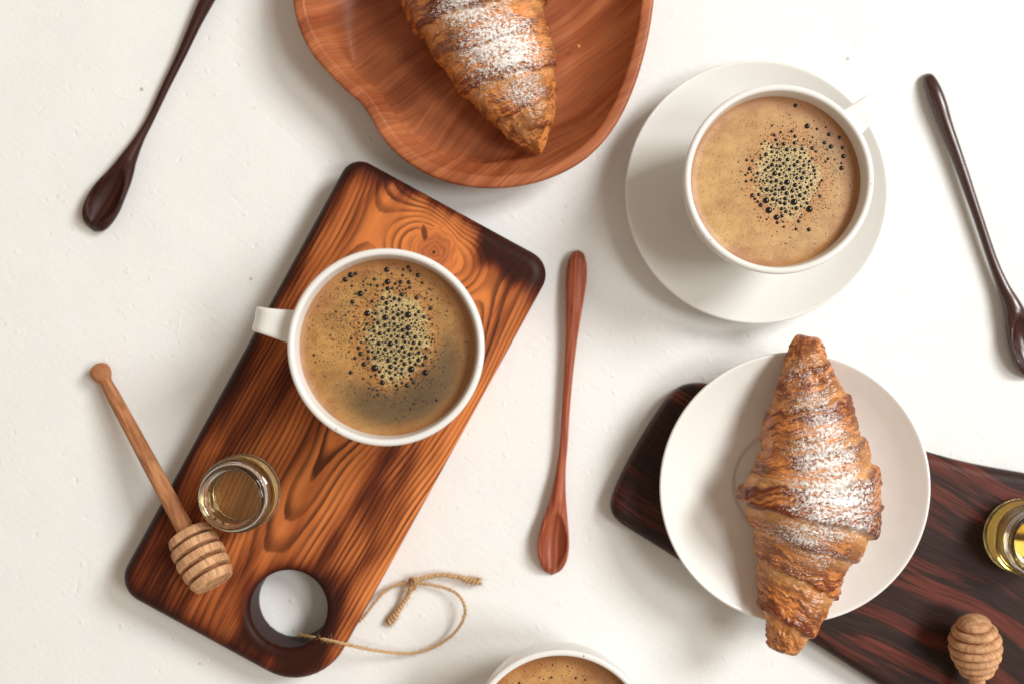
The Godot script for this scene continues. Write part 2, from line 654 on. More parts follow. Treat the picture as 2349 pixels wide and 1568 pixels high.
# A spoon through stations [grid x, grid y, width]; the last ones are the bowl. bowl_from: share of the length where the hollow begins.
func spoon_mesh(st: Array, thick: float, bowl_from: float, lift_mid: float, bowl_deep: float) -> ArrayMesh:
	var n := 150
	var cols := 44
	var xs := PackedVector3Array()      # x, z, half width
	for s in st:
		var w := P(s[0], s[1], 0.006)
		xs.append(Vector3(w.x, w.z, s[2] * 0.5 * PX * 0.99))
	var fine := PackedVector3Array()
	for i in xs.size() - 1:
		var a := xs[maxi(i - 1, 0)]
		var d := xs[mini(i + 2, xs.size() - 1)]
		for k in 24:
			fine.append(xs[i].cubic_interpolate(xs[i + 1], a, d, k / 24.0))
	fine.append(xs[xs.size() - 1])
	var run := PackedFloat32Array([0.0])
	for i in range(1, fine.size()):
		run.append(run[i - 1] + Vector2(fine[i].x, fine[i].y).distance_to(Vector2(fine[i - 1].x, fine[i - 1].y)))
	var total := run[run.size() - 1]
	var pos := PackedVector3Array()
	var uv := PackedVector2Array()
	var at := 0
	for i in n + 1:
		var f := 0.5 - 0.5 * cos(PI * i / n) if true else 0.0
		f = lerpf(f, float(i) / n, 0.75)
		var s := f * total
		while at < run.size() - 2 and run[at + 1] < s:
			at += 1
		var k := clampf((s - run[at]) / maxf(run[at + 1] - run[at], 1e-9), 0.0, 1.0)
		var c := fine[at].lerp(fine[at + 1], k)
		var c2 := fine[mini(at + 2, fine.size() - 1)]
		var c1 := fine[maxi(at - 1, 0)]
		var t := Vector2(c2.x - c1.x, c2.y - c1.y).normalized()
		var side := Vector2(-t.y, t.x)
		var hw := maxf(c.z, 0.0)
		if i == 0 or i == n:
			hw = 0.0
		# thickness: round handle, thin bowl
		var inb := smoothstep(bowl_from - 0.06, bowl_from + 0.08, f)
		var hv := minf(hw * 0.95, thick)
		hv = lerpf(hv, minf(hw * 0.62, thick * 1.2), inb)
		var yc := 0.0008 + hv + lift_mid * sin(PI * clampf(f * 1.02, 0.0, 1.0)) * (1.0 - inb * 0.6)
		var g := (f - lerpf(bowl_from, 0.978, 0.5)) / (0.5 * (0.978 - bowl_from))
		for j in cols + 1:
			var a := TAU * j / cols
			var x := cos(a)
			var y := sin(a)
			var yy := y * hv
			if y > 0.0 and inb > 0.0:
				var flat := hv * 0.75 * pow(y, 0.22)
				yy = lerpf(yy, flat, inb)
				var e := 1.0 - (x / 0.87) * (x / 0.87) - g * g
				if e > 0.0:
					yy -= bowl_deep * hv * pow(e, 0.75) * smoothstep(0.0, 0.12, e)
			pos.append(Vector3(c.x + side.x * x * hw, yc + yy, c.y + side.y * x * hw))
			uv.append(Vector2(0.5 + x * hw * 34.0, f * total * 5.2))
	return grid(n + 1, cols + 1, pos, uv, PackedColorArray(), true, false)


# A honey dipper: handle with a knob, and a head of separate turned discs on a core. from: knob end, to: head end (world).
func make_dipper(label: String, from: Vector3, to: Vector3, discs: Array, knob: bool) -> void:
	var axis := (to - from)
	var L := axis.length() * 100.0
	var t := thing("honey_dipper", label, "honey dipper", from, "wooden honey dippers")
	var y := axis.normalized()
	var x := y.cross(Vector3.UP).normalized()
	var tr := Transform3D(Basis(x, y, x.cross(y)), Vector3.ZERO)
	var head := 0.0
	for d in discs:
		head += d[1]
	var hl := L - head
	var pr := PackedVector2Array([Vector2(0.0, 0.0)])
	if knob:
		pr.append_array(smooth(PackedVector2Array([Vector2(0.30, 0.02), Vector2(0.50, 0.18), Vector2(0.55, 0.48), Vector2(0.47, 0.78), Vector2(0.36, 0.98), Vector2(0.335, 1.25), Vector2(0.37, 2.2), Vector2(0.41, hl * 0.5), Vector2(0.455, hl - 0.2), Vector2(0.46, hl)]), 5))
	else:
		pr.append_array(PackedVector2Array([Vector2(0.36, 0.0), Vector2(0.40, 0.05), Vector2(0.40, hl * 0.5), Vector2(0.40, hl)]))
	part("handle", lathe(pr, 28, 1.0), M.beech_brown if knob else M.beech, t, tr)
	var yy := hl
	var core := PackedVector2Array([Vector2(0.0, hl + 0.05), Vector2(discs[0][2], hl + 0.05)])
	for d in discs:                      # [outer radius, length with its gap, core radius, domed, thickness]
		core.append(Vector2(d[2], yy + d[1] * 0.5))
		yy += d[1]
	core.append(Vector2(0.35, yy - 0.2))
	core.append(Vector2(0.0, yy - 0.2))
	part("core", lathe(core, 28), M.beech_dark, t, tr)
	yy = hl
	for k in discs.size():
		var d: Array = discs[k]
		var th: float = d[4]
		var r: float = d[0]
		var e := minf(0.09, th * 0.3)
		var p2 := PackedVector2Array()
		if d[3] == 1.0:       # the rounded cap at the end
			p2 = PackedVector2Array([Vector2(0.0, 0.0), Vector2(r * 0.9, 0.0), Vector2(r, 0.10)])
			for q in range(1, 9):
				var a := PI / 2 * q / 8.0
				p2.append(Vector2(r * cos(a), 0.12 + (th - 0.12) * sin(a)))
		elif d[3] == 2.0:     # a rounded rib
			p2 = PackedVector2Array([Vector2(0.0, 0.0)])
			for q in 11:
				var a := -PI / 2 + PI * q / 10.0
				p2.append(Vector2(r - 0.26 + 0.26 * cos(a), th * 0.5 + th * 0.5 * sin(a)))
			p2.append(Vector2(0.0, th))
		else:
			var r2: float = r + d[5]
			p2 = PackedVector2Array([Vector2(0.0, 0.0), Vector2(r - e - 0.02, 0.0), Vector2(r - e * 0.3, e * 0.3), Vector2(r, e), Vector2(r2, th - e), Vector2(r2 - e * 0.3, th - e * 0.3), Vector2(r2 - e - 0.02, th), Vector2(0.0, th)])
		var o := part("disc", lathe(p2, 44, 2.0), M.beech, t, tr.translated_local(Vector3(0, yy * 0.01, 0)))
		o.rotate_object_local(Vector3.UP, k * 1.3)
		yy += d[1]


func make_jar(label: String, honey_label: String, at: Vector3, honey: Material, level: float) -> void:
	var t := thing("honey_jar", label, "jar", at, "small glass honey jars")
	var p := PackedVector2Array([Vector2(1.42, 0.30), Vector2(1.42, 0.06), Vector2(1.55, 0.01), Vector2(1.72, 0.0)])
	p.append_array(smooth(PackedVector2Array([Vector2(1.86, 0.06), Vector2(1.95, 0.22), Vector2(1.96, 0.45), Vector2(1.93, 0.62), Vector2(1.96, 0.8), Vector2(1.97, 1.6), Vector2(1.95, 2.0), Vector2(1.84, 2.22), Vector2(1.66, 2.36), Vector2(1.62, 2.44)]), 4))
	for k in 3:                         # thread of the neck
		var y0 := 2.46 + k * 0.21
		p.append_array(PackedVector2Array([Vector2(1.63, y0), Vector2(1.72, y0 + 0.05), Vector2(1.74, y0 + 0.10), Vector2(1.70, y0 + 0.15), Vector2(1.62, y0 + 0.19)]))
	for k in range(0, 7):
		var a := PI * k / 6.0
		p.append(Vector2(1.52 + 0.13 * cos(a), 3.14 + 0.12 * sin(a)))
	p.append_array(smooth(PackedVector2Array([Vector2(1.38, 3.05), Vector2(1.36, 2.7), Vector2(1.38, 2.35), Vector2(1.56, 2.15), Vector2(1.70, 1.95), Vector2(1.74, 1.6), Vector2(1.73, 0.9), Vector2(1.70, 0.55), Vector2(1.58, 0.38), Vector2(1.42, 0.30)]), 4))
	part("glass_body", lathe(p, 96), M.glass, t)
	part("glass_base", lathe(PackedVector2Array([Vector2(0.0, 0.06), Vector2(1.40, 0.06), Vector2(1.40, 0.14), Vector2(0.0, 0.14)]), 48), M.pane, t)
	t.scale = Vector3(1.0, 0.82, 1.0)
	# beads round the foot
	var bead := SphereMesh.new()
	bead.radius = 0.0007
	bead.height = 0.0014
	bead.radial_segments = 10
	bead.rings = 6
	for k in 84:
		var a := TAU * k / 84
		part("foot_bead", bead, M.glass, t, Transform3D(Basis.IDENTITY, Vector3(cos(a) * 0.01962, 0.0034, sin(a) * 0.01962)))
	var h := thing("honey", honey_label, "honey", at, "honey filling the jars")
	h.scale = t.scale
	var q := PackedVector2Array([Vector2(0.0, 0.17), Vector2(1.30, 0.17), Vector2(1.40, 0.22), Vector2(1.60, 0.37), Vector2(1.71, 0.54), Vector2(1.745, 0.9), Vector2(1.755, 1.6)])
	if level > 1.9:
		q.append_array(PackedVector2Array([Vector2(1.71, 1.95), Vector2(1.57, 2.16), Vector2(1.395, 2.36)]))
	var edge := q[q.size() - 1].x
	q.append_array(PackedVector2Array([Vector2(edge, level + 0.06), Vector2(edge - 0.06, level + 0.02), Vector2(edge - 0.16, level), Vector2(edge - 0.4, level - 0.008), Vector2(0.0, level - 0.01)]))
	part("honey_fill", lathe(q, 96), honey, h)


# A croissant through stations [grid x, grid y, half width] given at height h_axis; folds are lines across it [left x, y, right x, y, outward sign, step cm].
func croissant_mesh(st: Array, h_axis: float, floor_y: float, tip_y: float, folds: Array, dust: Array, seed_: int, grains: Array) -> ArrayMesh:
	var rows := 560
	var cols := 300
	var key := PackedVector3Array()
	var hmax := 0.0
	for s in st:
		var w := P(s[0], s[1], h_axis)
		var hw: float = s[2] * PX * (CAM_H - h_axis) / CAM_H
		hmax = maxf(hmax, hw)
		key.append(Vector3(w.x, w.z, hw))
	var line := PackedVector3Array()
	for i in key.size() - 1:
		for k in 40:
			line.append(key[i].cubic_interpolate(key[i + 1], key[maxi(i - 1, 0)], key[mini(i + 2, key.size() - 1)], k / 40.0))
	line.append(key[key.size() - 1])
	var run := PackedFloat32Array([0.0])
	for i in range(1, line.size()):
		run.append(run[i - 1] + Vector2(line[i].x - line[i - 1].x, line[i].y - line[i - 1].y).length())
	var total := run[run.size() - 1]
	# each fold as the run length where it meets the left and the right flank
	var fl := PackedFloat32Array([0.0])
	var fr := PackedFloat32Array([0.0])
	var fs := PackedFloat32Array([0.0])
	var fh := PackedFloat32Array([0.0])
	var sign0 := 1.0
	for f in folds:
		var e := [0.0, 0.0]
		for q in 2:
			var w := P(f[q * 2], f[q * 2 + 1], h_axis)
			var best := 1e9
			for i in line.size():
				var d := Vector2(line[i].x - w.x, line[i].y - w.z).length_squared()
				if d < best:
					best = d
					e[q] = run[i]
		fl.append(e[0])
		fr.append(e[1])
		fs.append(f[4])
		fh.append(f[5] * 0.0078)
	fl.append(total)
	fr.append(total)
	fs.append(0.0)
	fh.append(0.0)
	var nf := fl.size()
	var blobs := []
	for d in dust:                     # [x, y, radius along x, radius along y, strength]
		var w := P(d[0], d[1], h_axis + 0.015)
		blobs.append([w.x, w.z, d[2] * PX * 0.95, d[3] * PX * 0.95, d[4]])
	var n1 := noise(seed_, 1.0, 3)
	var n2 := noise(seed_ + 1, 1.0, 4)
	var n3 := noise(seed_ + 2, 1.0, 2)
	var pos := PackedVector3Array()
	var col := PackedColorArray()
	pos.resize((rows + 1) * (cols + 1))
	col.resize(pos.size())
	var ee := PackedFloat32Array()
	ee.resize(nf)
	var at := 0
	var rng := RandomNumberGenerator.new()
	rng.seed = seed_
	var p := 0
	for i in rows + 1:
		var s := total * i / rows
		while at < run.size() - 2 and run[at + 1] < s:
			at += 1
		var k := clampf((s - run[at]) / maxf(run[at + 1] - run[at], 1e-9), 0.0, 1.0)
		var c := line[at].lerp(line[at + 1], k)
		var ca := line[maxi(at - 12, 0)]
		var cb := line[mini(at + 12, line.size() - 1)]
		var t := Vector2(cb.x - ca.x, cb.y - ca.y).normalized()
		var side := Vector2(t.y, -t.x)                   # to the right flank where the run goes down the picture
		if side.x < 0.0:
			side = -side
		var hw := maxf(c.z, 0.0)
		var fat := hw / hmax
		var y_axis := lerpf(tip_y + hw * 0.55, floor_y + hw * 0.70, smoothstep(0.25, 0.8, fat))
		for j in cols + 1:
			var jj := float(j) / cols
			var th := TAU * (jj - 0.5) 
			th += 0.42 * sin(th) * -1.0                     # denser on top
			var x := sin(th)
			var up := cos(th)
			# folds
			var relief := 0.0
			var crest := 0.0
			var pale := 0.0
			var kk := 0.5 + 0.5 * clampf(x * 1.0, -1.0, 1.0)
			var cell := 0
			for e in nf:
				var v := lerpf(fl[e], fr[e], kk)
				if fs[e] != 0.0:
					v += 0.0020 * n1.get_noise_2d(x * 1.6 + e * 13.0, up * 1.6) + 0.0006 * n3.get_noise_2d(x * 6.0, e * 9.0 + up * 5.0)
				ee[e] = v
				if s >= v:
					cell = e
			for e in range(1, nf - 1):
				var d := (s - ee[e]) * fs[e]
				if absf(d) > 0.03:
					continue
				var lipa := smoothstep(-0.0007, 0.0007, d)
				var hi := exp(minf(d, 0.0) / 0.009)
				var lo := exp(-maxf(d, 0.0) / 0.007)
				relief += fh[e] * lerpf(hi * (1.0 - 0.55 * exp(minf(d, 0.0) / 0.0008)), -0.75 * lo, lipa)
				crest = maxf(crest, hi * (1.0 - lipa) * minf(1.0, fh[e] / 0.002))
				pale = maxf(pale, lo * lipa * minf(1.0, fh[e] / 0.002))
			var nxt := mini(cell + 1, nf - 1)
			var q := (s - ee[cell]) / maxf(ee[nxt] - ee[cell], 0.001)
			var ph := q * (ee[nxt] - ee[cell]) * 100.0
			var wr := n2.get_noise_2d(ph * 2.3 + cell * 31.0 + 0.35 * n1.get_noise_2d(x * 2.0, s * 60.0), th * 1.15 + cell * 7.0)
			var wr2 := n3.get_noise_2d(ph * 8.5 + cell * 11.0, th * 1.6)
			var lump := n1.get_noise_2d(s * 42.0 + 5.0, th * 0.9)
			var blister := n3.get_noise_2d(s * 170.0, th * 4.0)
			var fade := smoothstep(-0.75, 0.05, up)
			var amp := minf(1.0, hw / 0.008)
			var r_add := (relief + (wr * 0.00070 + wr2 * 0.00030 + lump * 0.0016 + maxf(blister, 0.0) * 0.0005) * amp) * (0.35 + 0.65 * fade)
			var cross := signf(x) * pow(absf(x), 0.92)
			var vy := up * (0.84 if up > 0.0 else 0.62)
			var rr := hw + (r_add - 0.0019 * fat) * minf(1.0, hw / 0.003)
			pos[p] = Vector3(c.x + side.x * cross * rr, y_axis + vy * rr, c.y + side.y * cross * rr)
			# colour of the crust: deep brown on crests, golden flanks, pale dough where a fold has opened
			var bake := 0.50 + 0.62 * lump + 0.85 * wr + 0.55 * wr2 + 0.35 * crest - 0.16 * absf(x) + 0.20 * up
			bake = clampf(0.52 + (bake - 0.48) * 1.35, 0.0, 1.0)
			var cr := lerpf(0.66, 0.145, bake)
			var cg := lerpf(0.235, 0.024, bake)
			var cbl := lerpf(0.060, 0.006, bake)
			var pl := clampf(pale * (0.75 + 0.9 * lump) + 0.35 * clampf(-wr - 0.2, 0.0, 1.0), 0.0, 0.85)
			cr = lerpf(cr, 0.68, pl)
			cg = lerpf(cg, 0.34, pl)
			cbl = lerpf(cbl, 0.120, pl)
			# icing sugar sifted from above
			if up > -0.1:
				var dens := 0.0
				for b in blobs:
					var dx: float = (pos[p].x - b[0]) / b[2]
					var dz: float = (pos[p].z - b[1]) / b[3]
					dens = maxf(dens, b[4] * (1.0 - smoothstep(0.1, 1.25, sqrt(dx * dx + dz * dz))))
				dens *= smoothstep(-0.05, 0.45, up) * (0.80 + 0.9 * n2.get_noise_2d(pos[p].x * 420.0, pos[p].z * 420.0) + 0.55 * wr)
				var grit := rng.randf()
				var lay := clampf((dens - 0.06 - grit * 0.72) * 2.2, 0.0, 1.0)
				if lay > 0.0:
					cr = lerpf(cr, 0.84, lay)
					cg = lerpf(cg, 0.80, lay)
					cbl = lerpf(cbl, 0.76, lay)
					pos[p].y += 0.00022 * lay
					if rng.randf() < 0.16:
						grains.append(pos[p])
				elif dens > 0.08 and grit < 0.05:
					grains.append(pos[p])
			col[p] = Color(cr, cg, cbl)
			p += 1
	return grid(rows + 1, cols + 1, pos, PackedVector2Array(), col, true, side_flip(st))


func side_flip(st: Array) -> bool:
	return st[st.size() - 1][1] < st[0][1]


func make_croissant(label: String, st: Array, h_axis: float, floor_y: float, tip_y: float, folds: Array, dust: Array, seed_: int) -> void:
	var grains := []
	var mesh := croissant_mesh(st, h_axis, floor_y, tip_y, folds, dust, seed_, grains)
	var t := thing("croissant", label, "croissant", Vector3.ZERO, "sugar dusted croissants")
	part("crust", mesh, M.crust, t)
	var g := SphereMesh.new()
	g.radius = 0.00017
	g.height = 0.00030
	g.radial_segments = 5
	g.rings = 2
	var mm := MultiMesh.new()
	mm.transform_format = MultiMesh.TRANSFORM_3D
	mm.mesh = g
	mm.instance_count = grains.size()
	var rng := RandomNumberGenerator.new()
	rng.seed = seed_ + 40
	for k in grains.size():
		var s := rng.randf_range(0.5, 1.5)
		mm.set_instance_transform(k, Transform3D(Basis.from_scale(Vector3(s, s, s)), grains[k] + Vector3(rng.randfn(0, 0.0002), 0.0001, rng.randfn(0, 0.0002))))
	var o := MultiMeshInstance3D.new()
	o.name = "sugar_dusting"
	o.multimesh = mm
	o.material_override = M.sugar
	o.set_meta("kind", "stuff")
	t.add_child(o)


# The carved dish: an outline lofted from foot to rim and down into the hollow.
func dish_mesh(outline: PackedVector2Array, h: float) -> ArrayMesh:
	var pts := smooth(outline, 10, true)
	var n := pts.size()
	var rimw := PackedVector2Array()
	var c := Vector2.ZERO
	for q in pts:
		var w := P(q.x, q.y, h)
		rimw.append(Vector2(w.x, w.z))
		c += rimw[rimw.size() - 1] / n
	var wob := noise(61, 1.0, 2)
	# inner edge of the rim: a real offset, uneven as carved wood is
	var inner := PackedVector2Array()
	for i in n:
		var t := (rimw[(i + 2) % n] - rimw[(i - 2 + n) % n]).normalized()
		var nr := Vector2(t.y, -t.x)
		if nr.dot(c - rimw[i]) < 0.0:
			nr = -nr
		inner.append(rimw[i] + nr * (0.0066 + 0.0005 * wob.get_noise_1d(i * 0.04) + 0.0003 * wob.get_noise_1d(i * 0.9)))
	var rings := []      # [points, heights]
	var add := func(a: PackedVector2Array, b: PackedVector2Array, k: float, y: float) -> void:
		var r := PackedVector3Array()
		for i in n:
			var q := a[i].lerp(b[i], k)
			r.append(Vector3(q.x, y, q.y))
		rings.append(r)
	var mid := PackedVector2Array()
	for i in n:
		mid.append(c)
	add.call(rimw, mid, 1.0, 0.0)
	add.call(rimw, mid, 0.40, 0.0)
	add.call(rimw, mid, 0.36, 0.001)
	for k in 9:
		var f := k / 8.0
		add.call(rimw, mid, 0.33 * pow(1.0 - f, 1.7), lerpf(0.004, h - 0.0022, f))
	add.call(rimw, inner, 0.03, h - 0.0012)
	add.call(rimw, inner, 0.12, h - 0.0003)
	add.call(rimw, inner, 0.30, h)
	add.call(rimw, inner, 0.75, h + 0.0001)
	add.call(rimw, inner, 0.93, h - 0.0003)
	add.call(rimw, inner, 1.0, h - 0.0012)
	# the hollow: the outline fades into an oval on the floor
	var oval := PackedVector2Array()
	for i in n:
		var d := (inner[i] - c)
		var a := d.angle()
		oval.append(c + Vector2(cos(a) * 0.088, sin(a) * 0.092))
	for k in range(1, 22):
		var f := k / 21.0
		var ring := PackedVector2Array()
		for i in n:
			var e := inner[i].lerp(oval[i], smoothstep(0.25, 1.0, f))
			ring.append(c + (e - c) * lerpf(1.0, 0.66, f))
		var y := 0.0078 + (h - 0.009) * pow(1.0 - f, 1.9)
		add.call(ring, mid, 0.0, y)
	add.call(oval, mid, 0.6, 0.0074)
	add.call(oval, mid, 1.0, 0.0072)
	var pos := PackedVector3Array()
	var uv := PackedVector2Array()
	for r in rings:
		for i in n + 1:
			var q: Vector3 = r[i % n]
			pos.append(q)
			var d := Vector2(q.x, q.z).rotated(-0.92) / 0.26 + Vector2(0.5, 0.9)
			uv.append(d)
	return grid(rings.size(), n + 1, pos, uv, PackedColorArray(), true, Geometry2D.is_polygon_clockwise(rimw))


# Two-ply twine along measured points [x, y, height cm].
func twine(pts: Array, parent: Node, called: String, r := 0.00062, fray := 0.0) -> void:
	var key := PackedVector3Array()
	for q in pts:
		key.append(P(q[0], q[1], q[2] * 0.01))
	var path := smooth3(key, 26)
	var n := path.size()
	var run := 0.0
	for ply in 2:
		var line := PackedVector3Array()
		var rad := PackedFloat32Array()
		run = 0.0
		for i in n:
			var t := (path[mini(i + 1, n - 1)] - path[maxi(i - 1, 0)]).normalized()
			var side := t.cross(Vector3.UP).normalized()
			var up := side.cross(t)
			if i > 0:
				run += path[i].distance_to(path[i - 1])
			var a := run / 0.0042 * TAU + PI * ply
			var f := float(i) / (n - 1)
			var open := 1.0 + fray * smoothstep(0.55, 1.0, f) * 1.3
			line.append(path[i] + (side * cos(a) + up * sin(a)) * r * 0.72 * open)
			rad.append(r * (0.82 + 0.10 * sin(i * 0.7 + ply)) * (1.0 + 0.25 * fray * f) * (1.0 - 0.75 * smoothstep(0.97, 1.0, f)))
		part("strand", tube(line, rad, 7, 60.0), M.jute, parent)
	# loose fibres
	var rng := RandomNumberGenerator.new()
	rng.seed = int(pts[0][0]) + int(pts[0][1])
	var hairs := []
	for k in int(n * (0.55 + 1.2 * fray)):
		var i := rng.randi_range(1, n - 2)
		if fray > 0.0 and rng.randf() < 0.45:
			i = rng.randi_range(int(n * 0.8), n - 2)
		var t := (path[i + 1] - path[i - 1]).normalized()
		var d := Vector3(rng.randfn(), absf(rng.randfn()) * 0.7, rng.randfn()).normalized()
		var a := path[i] + d * r * 0.7
		var l := rng.randf_range(0.0015, 0.0045)
		var b := a + (d * 0.6 + t * rng.randf_range(-1.2, 1.6)).normalized() * l * 0.6
		var c := b + (d * 0.3 + t * rng.randf_range(-1.0, 1.6) + Vector3(0, -0.2, 0)).normalized() * l * 0.6
		hairs.append(tube(PackedVector3Array([a, b, c]), PackedFloat32Array([0.00009, 0.00008, 0.00003]), 3))
	var o := part("fibre", join(hairs), M.jute, parent)
	o.set_meta("kind", "stuff")


# ---------------------------------------------------------------- the scene
func _ready() -> void:
	# camera: straight down over the table
	var cam := Camera3D.new()
	cam.name = "camera"
	add_child(cam)
	cam.transform = Transform3D(Basis(Vector3.RIGHT, -PI / 2), Vector3(0, CAM_H, 0))
	var lens := CameraAttributesPhysical.new()
	lens.frustum_focal_length = 38.75
	lens.frustum_near = 0.02
	lens.frustum_far = 20.0
	lens.frustum_focus_distance = 0.555
	lens.exposure_aperture = 3.6
	cam.attributes = lens
	cam.fov = rad_to_deg(2.0 * atan(784.0 * PX / CAM_H))
	cam.current = true
	# surrounding room light, warm and weak, and two windows out to the right
	var we := WorldEnvironment.new()
	we.name = "environment"
	var env := Environment.new()
	env.background_mode = Environment.BG_COLOR
	env.background_color = lin(0.37, 0.298, 0.232)
	env.background_energy_multiplier = 1.0
	env.tonemap_mode = Environment.TONE_MAPPER_LINEAR
	env.tonemap_exposure = 1.10
	env.sdfgi_enabled = true
	env.ssao_enabled = true
	env.ssil_enabled = true
	we.environment = env
	add_child(we)
	window_light("window_light", Vector3(1.92, 2.08, -1.01), Vector2(0.80, 0.90), 6.6, lin(0.97, 0.985, 0.98))
	window_light("window_light_001", Vector3(1.60, 2.52, 0.12), Vector2(0.76, 0.76), 3.0, lin(0.97, 0.985, 0.98))

	for i in 4096:
		lut.append(int(round(255.0 * Color(i / 4095.0, 0, 0).linear_to_srgb().r)))
	materials()

	# ---- the table
	table()

	# ---- boards and dish
	pine_board()
	rosewood_board()
	var dish_h := 0.030
	var dish_pts := PackedVector2Array()
	for q in [[670, -20], [674, 25], [688, 72], [714, 122], [750, 165], [790, 205], [824, 234], [846, 264], [864, 297], [892, 335], [932, 370], [982, 400], [1042, 421], [1110, 431], [1180, 428], [1250, 412], [1320, 380], [1375, 335], [1420, 275], [1455, 200], [1480, 120], [1496, 40], [1503, -40], [1495, -150], [1460, -260], [1390, -360], [1280, -430], [1150, -460], [1000, -440], [870, -380], [770, -290], [702, -180], [674, -90]]:
		dish_pts.append(Vector2(q[0], q[1]))
	var dish := thing("wooden_dish", "carved reddish brown wooden dish with thick lobed rim, holding a croissant", "dish")
	part("carved_body", dish_mesh(dish_pts, dish_h), M.acacia, dish)

	# ---- saucer and plate
	var sp := P(1736.5, 440.0, 0.0205)
	var saucer := thing("saucer", "round white saucer under the coffee cup, bare of pastry", "saucer", Vector3(sp.x, 0, sp.z), "white saucers")
	part("disc", M.saucer_mesh, M.ceramic, saucer)
	var pp := P(1824.0, 1117.5, 0.0365)
	var plate := thing("plate", "round white plate on the dark rosewood board, holding a croissant", "plate", Vector3(pp.x, 0.016, pp.z), "white saucers")
	part("disc", M.saucer_mesh, M.ceramic, plate)

	# ---- cups and coffee
	var c1 := P(884.5, 796.0, 0.094)
	c1.y = 0.025
	make_cup("white cup of coffee standing on the scorched pine board", c1, PI - deg_to_rad(11.8))
	var c2 := P(1788.5, 410.5, 0.0738)
	c2.y = 0.0048
	make_cup("white cup of coffee standing on a white saucer", c2, deg_to_rad(37.6))
	var c3 := P(1286.0, 1706.0, 0.069)
	c3.y = 0.0
	make_cup("white cup standing on the bare table, cut off by the lower edge", c3, deg_to_rad(-70.0))
	var lvl := Vector3(0, 0.0600, 0)
	make_coffee("coffee with brown crema and a grey crescent, in the cup on the pine board", c1 + lvl, crema_texture(101, 720, Vector2(0.09, -0.10), Vector2(0.38, 0.52), Vector4(1.10, 2.0, 0.69, 0.34), 1.35, Vector3(0.50, 0.272, 0.083), Vector3(0.30, 0.136, 0.036)), 11, [
		[0.09, -0.04, 0.26, 0.42, 52, 0.022, 0.044, true], [0.09, -0.10, 0.29, 0.46, 330, 0.013, 0.028, true, 1.3], [-0.1, -0.75, 0.5, 0.25, 26, 0.014, 0.036, false],
		[-0.15, -0.25, 0.75, 0.65, 120, 0.007, 0.017, true], [0.09, -0.10, 0.34, 0.50, 1300, 0.005, 0.011, true], [-0.15, -0.35, 0.85, 0.75, 900, 0.003, 0.008, true], [0.0, 0.0, 0.97, 0.97, 800, 0.002, 0.005, false]])
	make_coffee("coffee with pale golden crema and dark bubbles, in the cup on the saucer", c2 + lvl, crema_texture(202, 720, Vector2(0.13, -0.05), Vector2(0.38, 0.46), Vector4(-0.5, 0.9, 0.75, 0.22), 0.30, Vector3(0.56, 0.335, 0.118), Vector3(0.39, 0.188, 0.054)), 23, [
		[0.08, 0.06, 0.26, 0.30, 34, 0.022, 0.044, true], [0.11, -0.05, 0.32, 0.40, 260, 0.012, 0.027, true, 1.3], [0.45, -0.30, 0.40, 0.40, 24, 0.014, 0.032, false],
		[0.13, -0.06, 0.36, 0.44, 1400, 0.004, 0.010, true], [0.40, -0.1, 0.45, 0.65, 400, 0.003, 0.008, true], [0.0, 0.0, 0.97, 0.97, 900, 0.002, 0.005, false]])
	make_coffee("coffee with brown crema, in the cup cut off by the lower edge", c3 + lvl, crema_texture(303, 512, Vector2(0.1, 0.2), Vector2(0.4, 0.4), Vector4(-0.8, 0.6, 0.8, 0.2), 0.2, Vector3(0.55, 0.30, 0.105), Vector3(0.37, 0.155, 0.045)), 37, [
		[0.0, -0.3, 0.6, 0.6, 60, 0.008, 0.020, false], [0.0, -0.1, 0.9, 0.85, 500, 0.003, 0.008, false], [0.0, 0.0, 0.97, 0.97, 600, 0.002, 0.005, false]])

	# ---- croissants
	make_croissant("sugared croissant lying in the wooden dish, its upper end out of frame", [[1238, 346, 0], [1237, 338, 13], [1232, 322, 30], [1217, 288, 60], [1199, 240, 85], [1168, 170, 118], [1134, 100, 138], [1097, 15, 158], [1060, -60, 162], [1020, -140, 148], [985, -210, 112], [952, -278, 72], [927, -330, 32], [922, -342, 12], [920, -346, 0]],
		0.033, 0.0078, 0.020, [[1180, 312, 1266, 286, -1, 0.12], [1140, 285, 1280, 222, -1, 0.16], [1072, 214, 1283, 150, -1, 0.22], [1006, 150, 1262, 82, -1, 0.16], [984, 76, 1238, 10, -1, 0.38], [930, -60, 1190, -140, 1, 0.35], [930, -160, 1110, -220, 1, 0.25]],
		[[1150, 110, 120, 95, 1.15], [1195, 205, 70, 45, 0.75], [1070, 40, 95, 50, 0.85], [1130, 170, 80, 60, 0.5], [1120, -40, 130, 70, 0.8]], 500)
